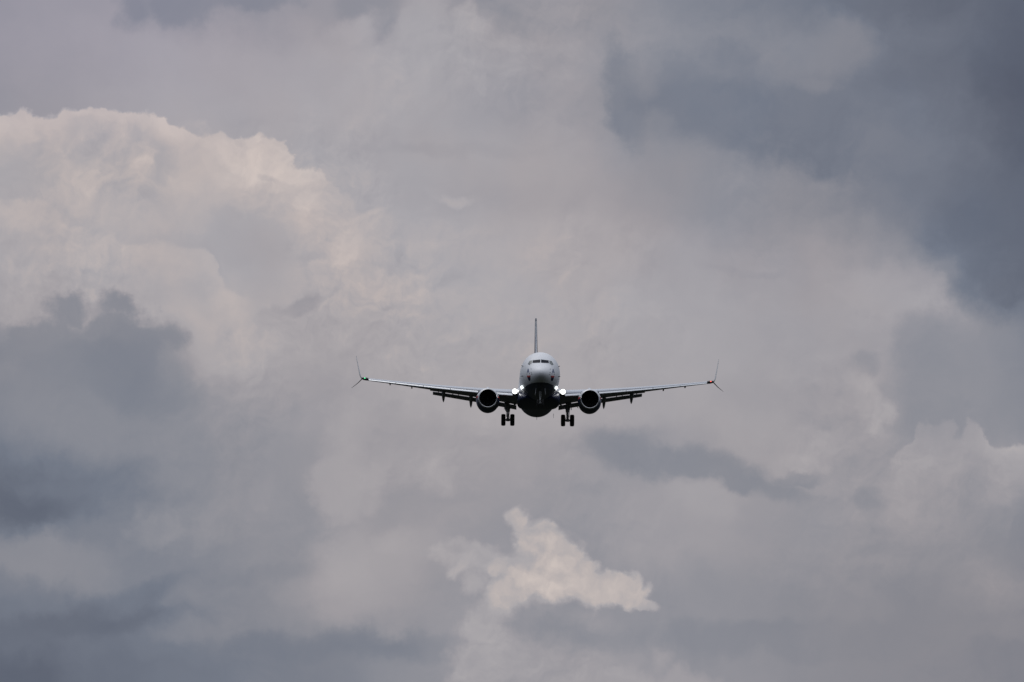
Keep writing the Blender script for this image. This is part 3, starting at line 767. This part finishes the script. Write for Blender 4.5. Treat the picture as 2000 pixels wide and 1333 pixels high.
    bm = bmesh.new()
    bmesh.ops.create_uvsphere(bm, u_segments=14, v_segments=8, radius=0.06)
    bmesh.ops.transform(bm, matrix=Matrix.Translation((sx * 16.62, le_y(16.62) - 0.12, z_ref(16.62) + 0.05)) @ Matrix.Diagonal((1.0, 0.8, 0.9, 1)), verts=bm.verts)
    link('position_light', bm, M_green if sx < 0 else M_redlamp, wing)
    # landing light in the wing root
    x0, y0, z0 = sx * 2.28, 13.05, -0.93
    bm = bmesh.new()
    lathe(bm, [(y0 + 0.9, 0.12), (y0 + 0.5, 0.26), (y0 + 0.05, 0.30), (y0 - 0.02, 0.285), (y0 - 0.02, 0.255), (y0 + 0.05, 0.25)], (x0, 0, z0), 'Y', 28)
    hl = link('landing_light', bm, M_lip, ROOT)
    bm = bmesh.new()
    lathe(bm, [(y0 + 0.03, 0.252), (y0 - 0.03, 0.22), (y0 - 0.06, 0.13), (y0 - 0.07, 0.0)], (x0, 0, z0), 'Y', 28)
    link('lens', bm, M_lamp, hl)
    bm = bmesh.new()
    lathe(bm, [(y0 - 0.05, 0.12), (y0 - 0.085, 0.10), (y0 - 0.10, 0.0)], (x0, 0, z0), 'Y', 20)
    link('bulb', bm, M_bulb, hl)
    # wing root glove
    bm = bmesh.new(); rs = []
    for x, ya, za, h in ((1.45, 11.6, -0.95, 0.26), (1.85, 12.3, -0.92, 0.32), (2.2, 13.2, -0.92, 0.34), (2.6, 13.75, -0.95, 0.33)):
        rs.append([(sx * x, ya + 1.2 - 1.2 * math.cos(t), za + h * math.sin(t)) for t in [2 * math.pi * k / 18 for k in range(18)]])
    rings(bm, rs); link('wing_root_glove', bm, M_white, ROOT)

    # -------------------------------------------------------------- engine
    ex, ez = sx * 4.83, -1.69
    def sq(x, z, a, r_):
        if z < 0: z *= 1.0 + 0.05 * min(1, max(0, (a - 12.8) / 1.0))   # accessory bulge under the cowl
        return x, z
    bm = bmesh.new()
    lathe(bm, [(12.42, 0.945), (12.7, 1.01), (13.2, 1.065), (13.8, 1.10), (14.5, 1.11), (15.2, 1.07), (15.8, 0.99), (16.3, 0.90), (16.3, 0.86), (15.6, 0.90)], (ex, 0, ez), 'Y', 64, sq)
    eng = link('engine', bm, M_cowl, ROOT)
    bm = bmesh.new()
    lathe(bm, [(12.42, 0.9455), (12.30, 0.915), (12.22, 0.88), (12.19, 0.85), (12.21, 0.82), (12.28, 0.795), (12.42, 0.78)], (ex, 0, ez), 'Y', 64)
    link('inlet_lip', bm, M_lip, eng)
    bm = bmesh.new()
    lathe(bm, [(12.42, 0.7805), (12.8, 0.77), (13.35, 0.785), (13.7, 0.785), (13.7, 0.02)], (ex, 0, ez), 'Y', 64)
    link('inlet_duct', bm, M_black, eng)
    bm = bmesh.new()
    for k in range(24):
        a = 2 * math.pi * k / 24
        secs = []
        for r_, w, tw in ((0.2, 0.055, 25), (0.48, 0.075, 45), (0.77, 0.095, 62)):
            c_, s_ = math.cos(R(tw)), math.sin(R(tw)); ring = []
            for u, v in ((-1, 0), (0, 0.09), (1, 0), (0, -0.09)):
                tx, ty = w * (u * s_ + v * c_), w * (u * c_ - v * s_)
                ring.append((ex + r_ * math.cos(a) - tx * math.sin(a), 13.42 + ty, ez + r_ * math.sin(a) + tx * math.cos(a)))
            secs.append(ring)
        rings(bm, secs)
    link('fan', bm, M_fan, eng)
    bm = bmesh.new()
    lathe(bm, [(13.05, 0.0), (13.08, 0.03), (13.2, 0.1), (13.35, 0.17), (13.5, 0.22), (13.6, 0.22)], (ex, 0, ez), 'Y', 28)
    link('spinner', bm, M_black, eng)
    bm = bmesh.new()
    lathe(bm, [(15.4, 0.70), (16.3, 0.66), (17.2, 0.50), (17.6, 0.42), (17.6, 0.30), (18.5, 0.04), (18.55, 0.0)], (ex, 0, ez), 'Y', 40)
    link('exhaust_nozzle', bm, M_steel, eng)
    bm = bmesh.new(); rs = []
    for y, zb, zt_, w in ((13.6, ez + 1.02, ez + 1.12, 0.05), (14.2, ez + 0.95, ez + 1.28, 0.16), (15.3, ez + 0.8, ez + 1.40, 0.20), (16.6, ez + 0.4, z_ref(4.83) + 0.05, 0.20), (18.4, ez + 0.35, z_ref(4.83), 0.14), (19.8, ez + 0.62, z_ref(4.83) - 0.05, 0.03)):
        rs.append([(ex + w * a, y, zb + (zt_ - zb) * b) for a, b in ((-1, 0), (1, 0), (1, 0.7), (0.5, 1), (-0.5, 1), (-1, 0.7))])
    rings(bm, rs); link('pylon', bm, M_white, eng)
    bm = bmesh.new()   # vortex strake on the inboard shoulder
    a = R(48); xi = -sx
    rs = []
    for y, h in ((13.1, 0.02), (13.5, 0.16), (14.1, 0.24), (14.35, 0.02)):
        ca, sa = xi * math.cos(a), math.sin(a)
        rs.append([(ex + ca * (1.04 + t) + q * sa, y, ez + sa * (1.04 + t) - q * ca) for t, q in ((0, 0.012), (h, 0.006), (h, -0.006), (0, -0.012))])
    rings(bm, rs); link('strake', bm, M_white, eng, False)

    # -------------------------------------------------------------- main landing gear
    gx, gy, gz = sx * 2.86, 19.6, -2.975
    bm = bmesh.new()
    tube(bm, [(gx, gy, -1.05), (gx, gy, -1.75), (gx, gy, -1.95), (gx, gy, -2.2)], [0.16, 0.155, 0.17, 0.15], 16)
    tube(bm, [(gx, gy, -2.15), (gx, gy, -2.85)], 0.105, 16)
    tube(bm, [(gx, gy, -2.80), (gx, gy, -3.10)], [0.14, 0.13], 16)
    tube(bm, [(gx - 0.43, gy, gz), (gx + 0.43, gy, gz)], 0.075, 12)
    tube(bm, [(gx - 0.2, gy, gz), (gx + 0.2, gy, gz)], 0.11, 12)
    # torque links behind the leg, side brace and hoses
    tube(bm, [(gx, gy + 0.14, -2.1), (gx, gy + 0.42, -2.5), (gx, gy + 0.14, -2.88)], 0.045, 8)
    tube(bm, [(gx - sx * 0.05, gy, -1.95), (gx - sx * 0.85, gy - 0.05, -1.35)], 0.07, 10)
    tube(bm, [(gx + sx * 0.1, gy - 0.1, -1.5), (gx + sx * 0.17, gy - 0.16, -2.1), (gx + sx * 0.13, gy - 0.14, -2.7)], 0.025, 8)
    tube(bm, [(gx - sx * 0.12, gy - 0.12, -1.4), (gx - sx * 0.19, gy - 0.16, -2.0), (gx - sx * 0.1, gy - 0.14, -2.6), (gx - sx * 0.25, gy - 0.1, -2.95)], 0.02, 8)
    tube(bm, [(gx + sx * 0.15, gy, -1.62), (gx + sx * 0.40, gy, -1.72), (gx + sx * 0.62, gy - 0.05, -1.60)], 0.03, 8)
    box(bm, (gx + sx * 0.1, gy + 0.3, -1.35), (0.5, 0.5, 0.3), None, 0.05)
    leg = link('main_landing_gear', bm, M_steel, ROOT)
    bm = bmesh.new()
    box(bm, (gx + sx * 0.30, gy, -1.5), (0.035, 0.75, 0.9), Matrix.Rotation(R(sx * -8), 3, 'Y'), 0.01)
    link('gear_door', bm, M_under, leg)
    bm = bmesh.new()
    tube(bm, [(gx + sx * 0.75, gy + 0.2, -1.42), (gx + sx * 1.02, gy + 0.2, -1.76)], 0.03, 8)
    link('brace', bm, M_dark, leg)
    for s2 in (-1, 1):
        wx = gx + s2 * 0.43
        bm = bmesh.new()
        lathe(bm, [(-0.17, 0.30), (-0.205, 0.36), (-0.21, 0.44), (-0.195, 0.51), (-0.15, 0.553), (-0.09, 0.566), (-0.088, 0.556), (-0.07, 0.556), (-0.068, 0.569), (0, 0.571),
                   (0.068, 0.569), (0.07, 0.556), (0.088, 0.556), (0.09, 0.566), (0.15, 0.553), (0.195, 0.51), (0.21, 0.44), (0.205, 0.36), (0.17, 0.30)], (wx, gy, gz), 'X', 40)
        link('tyre', bm, M_rubber, leg)
        bm = bmesh.new()
        lathe(bm, [(-0.14, 0.0), (-0.15, 0.09), (-0.10, 0.14), (-0.12, 0.26), (-0.168, 0.305), (0.168, 0.305), (0.12, 0.26), (0.10, 0.14), (0.15, 0.09), (0.14, 0.0)], (wx, gy, gz), 'X', 32)
        link('wheel_hub', bm, M_gearpaint, leg)

    # -------------------------------------------------------------- tailplane
    bm = bmesh.new(); rs = []
    for x, y, z, ch in ((0.3, 33.9, 1.05, 3.6), (1.5, 34.6, 1.18, 3.1), (4.0, 36.1, 1.50, 2.2), (6.6, 37.6, 1.86, 1.3), (7.05, 38.0, 1.92, 0.95)):
        rs.append(section(x, y, z, ch, 0.10, R(1.5), 0.0, sx))
    rings(bm, rs); link('tailplane', bm, M_grey, ROOT)

# ------------------------------------------------------------------ fin
bm = bmesh.new(); rs = []
FIN = [(1.6, 30.9, 6.9, 0.47), (2.2, 32.0, 5.9, 0.43), (3.5, 33.15, 5.2, 0.38), (5.2, 34.65, 4.35, 0.32), (7.2, 36.4, 3.3, 0.25), (8.8, 37.8, 2.45, 0.19), (9.12, 38.1, 2.15, 0.16)]
for z, y, ch, w in FIN:
    th = w / ch / 1.0
    ring = []
    for p in section(0, 0, 0, ch, th, 0, 0, 1): ring.append((p[2], y + p[1], z))
    rs.append(ring)
rings(bm, rs); fin = link('vertical_fin', bm, M_fin, ROOT)
bm = bmesh.new(); rs = []
for z, y, ch, w in FIN[:-1]:
    ring = []
    for k in range(13):
        t = -math.pi / 2 + math.pi * k / 12
        ring.append((w * 0.2 * math.sin(t), y - 0.02 + 0.18 * (1 - math.cos(t)), z))
    rs.append(ring)
rings(bm, rs); link('leading_edge', bm, M_white, fin)
bm = bmesh.new(); rs = []
for z, y, ch, w in FIN[2:-1]:
    y1 = y + ch
    hw_ = yt(0.72) * w + 0.004
    rs.append([(hw_, y1 - ch * 0.28, z), (0.012, y1 + 0.02, z), (-0.012, y1 + 0.02, z), (-hw_, y1 - ch * 0.28, z)])
rings(bm, rs); link('rudder', bm, M_navy, fin, False)

# ------------------------------------------------------------------ nose gear
bm = bmesh.new()
ny, nz = 4.0, -3.0
tube(bm, [(0, ny + 0.1, -1.6), (0, ny + 0.05, -2.35)], 0.095, 14)
tube(bm, [(0, ny + 0.05, -2.3), (0, ny, -2.98)], 0.06, 14)
tube(bm, [(-0.26, ny, nz), (0.26, ny, nz)], 0.045, 10)
tube(bm, [(0, ny - 0.08, -2.3), (0, ny - 0.3, -2.55), (0, ny - 0.06, -2.85)], 0.028, 8)
tube(bm, [(0, ny + 0.1, -2.2), (0, ny + 1.1, -1.7)], 0.05, 8)
ng = link('nose_landing_gear', bm, M_gearpaint, ROOT)
for s2 in (-1, 1):
    bm = bmesh.new()
    lathe(bm, [(-0.08, 0.19), (-0.1, 0.24), (-0.095, 0.30), (-0.06, 0.338), (0, 0.345), (0.06, 0.338), (0.095, 0.30), (0.1, 0.24), (0.08, 0.19)], (s2 * 0.20, ny, nz), 'X', 32)
    link('tyre', bm, M_rubber, ng)
    bm = bmesh.new()
    lathe(bm, [(-0.06, 0.0), (-0.05, 0.1), (-0.075, 0.195), (0.075, 0.195), (0.05, 0.1), (0.06, 0.0)], (s2 * 0.20, ny, nz), 'X', 24)
    link('wheel_hub', bm, M_gearpaint, ng)
    bm = bmesh.new()
    box(bm, (s2 * 0.44, 3.3, -2.02), (0.03, 1.5, 0.5), Matrix.Rotation(R(s2 * -6), 3, 'Y'), 0.01)
    link('gear_door', bm, M_white, ng)

# ------------------------------------------------------------------ ground (below the frame, but it shades the aircraft's belly)
bm = bmesh.new()
NR = [0, 30, 100, 300, 800, 2000, 5000, 12000, 30000]
vs = [[bm.verts.new((0, 0, 0))]]
for r_ in NR[1:]: vs.append([bm.verts.new((r_ * math.cos(2 * math.pi * k / 64), r_ * math.sin(2 * math.pi * k / 64), 0)) for k in range(64)])
for k in range(64): bm.faces.new((vs[0][0], vs[1][k], vs[1][(k + 1) % 64]))
for a, b in zip(vs[1:], vs[2:]):
    for k in range(64): bm.faces.new((a[k], b[k], b[(k + 1) % 64], a[(k + 1) % 64]))
bmesh.ops.recalc_face_normals(bm, faces=bm.faces)
me = bpy.data.meshes.new('ground'); bm.to_mesh(me); bm.free()
M_ground = mat('dark_grass', (0.021, 0.023, 0.018), 0.95, 0, 0, 0.35, 0.05, 0.0)
me.materials.append(M_ground)
ground = bpy.data.objects.new('ground', me); COL.objects.link(ground)
ground['kind'] = 'structure'; ground['label'] = 'flat dark grass below the approach path'; ground['category'] = 'ground'
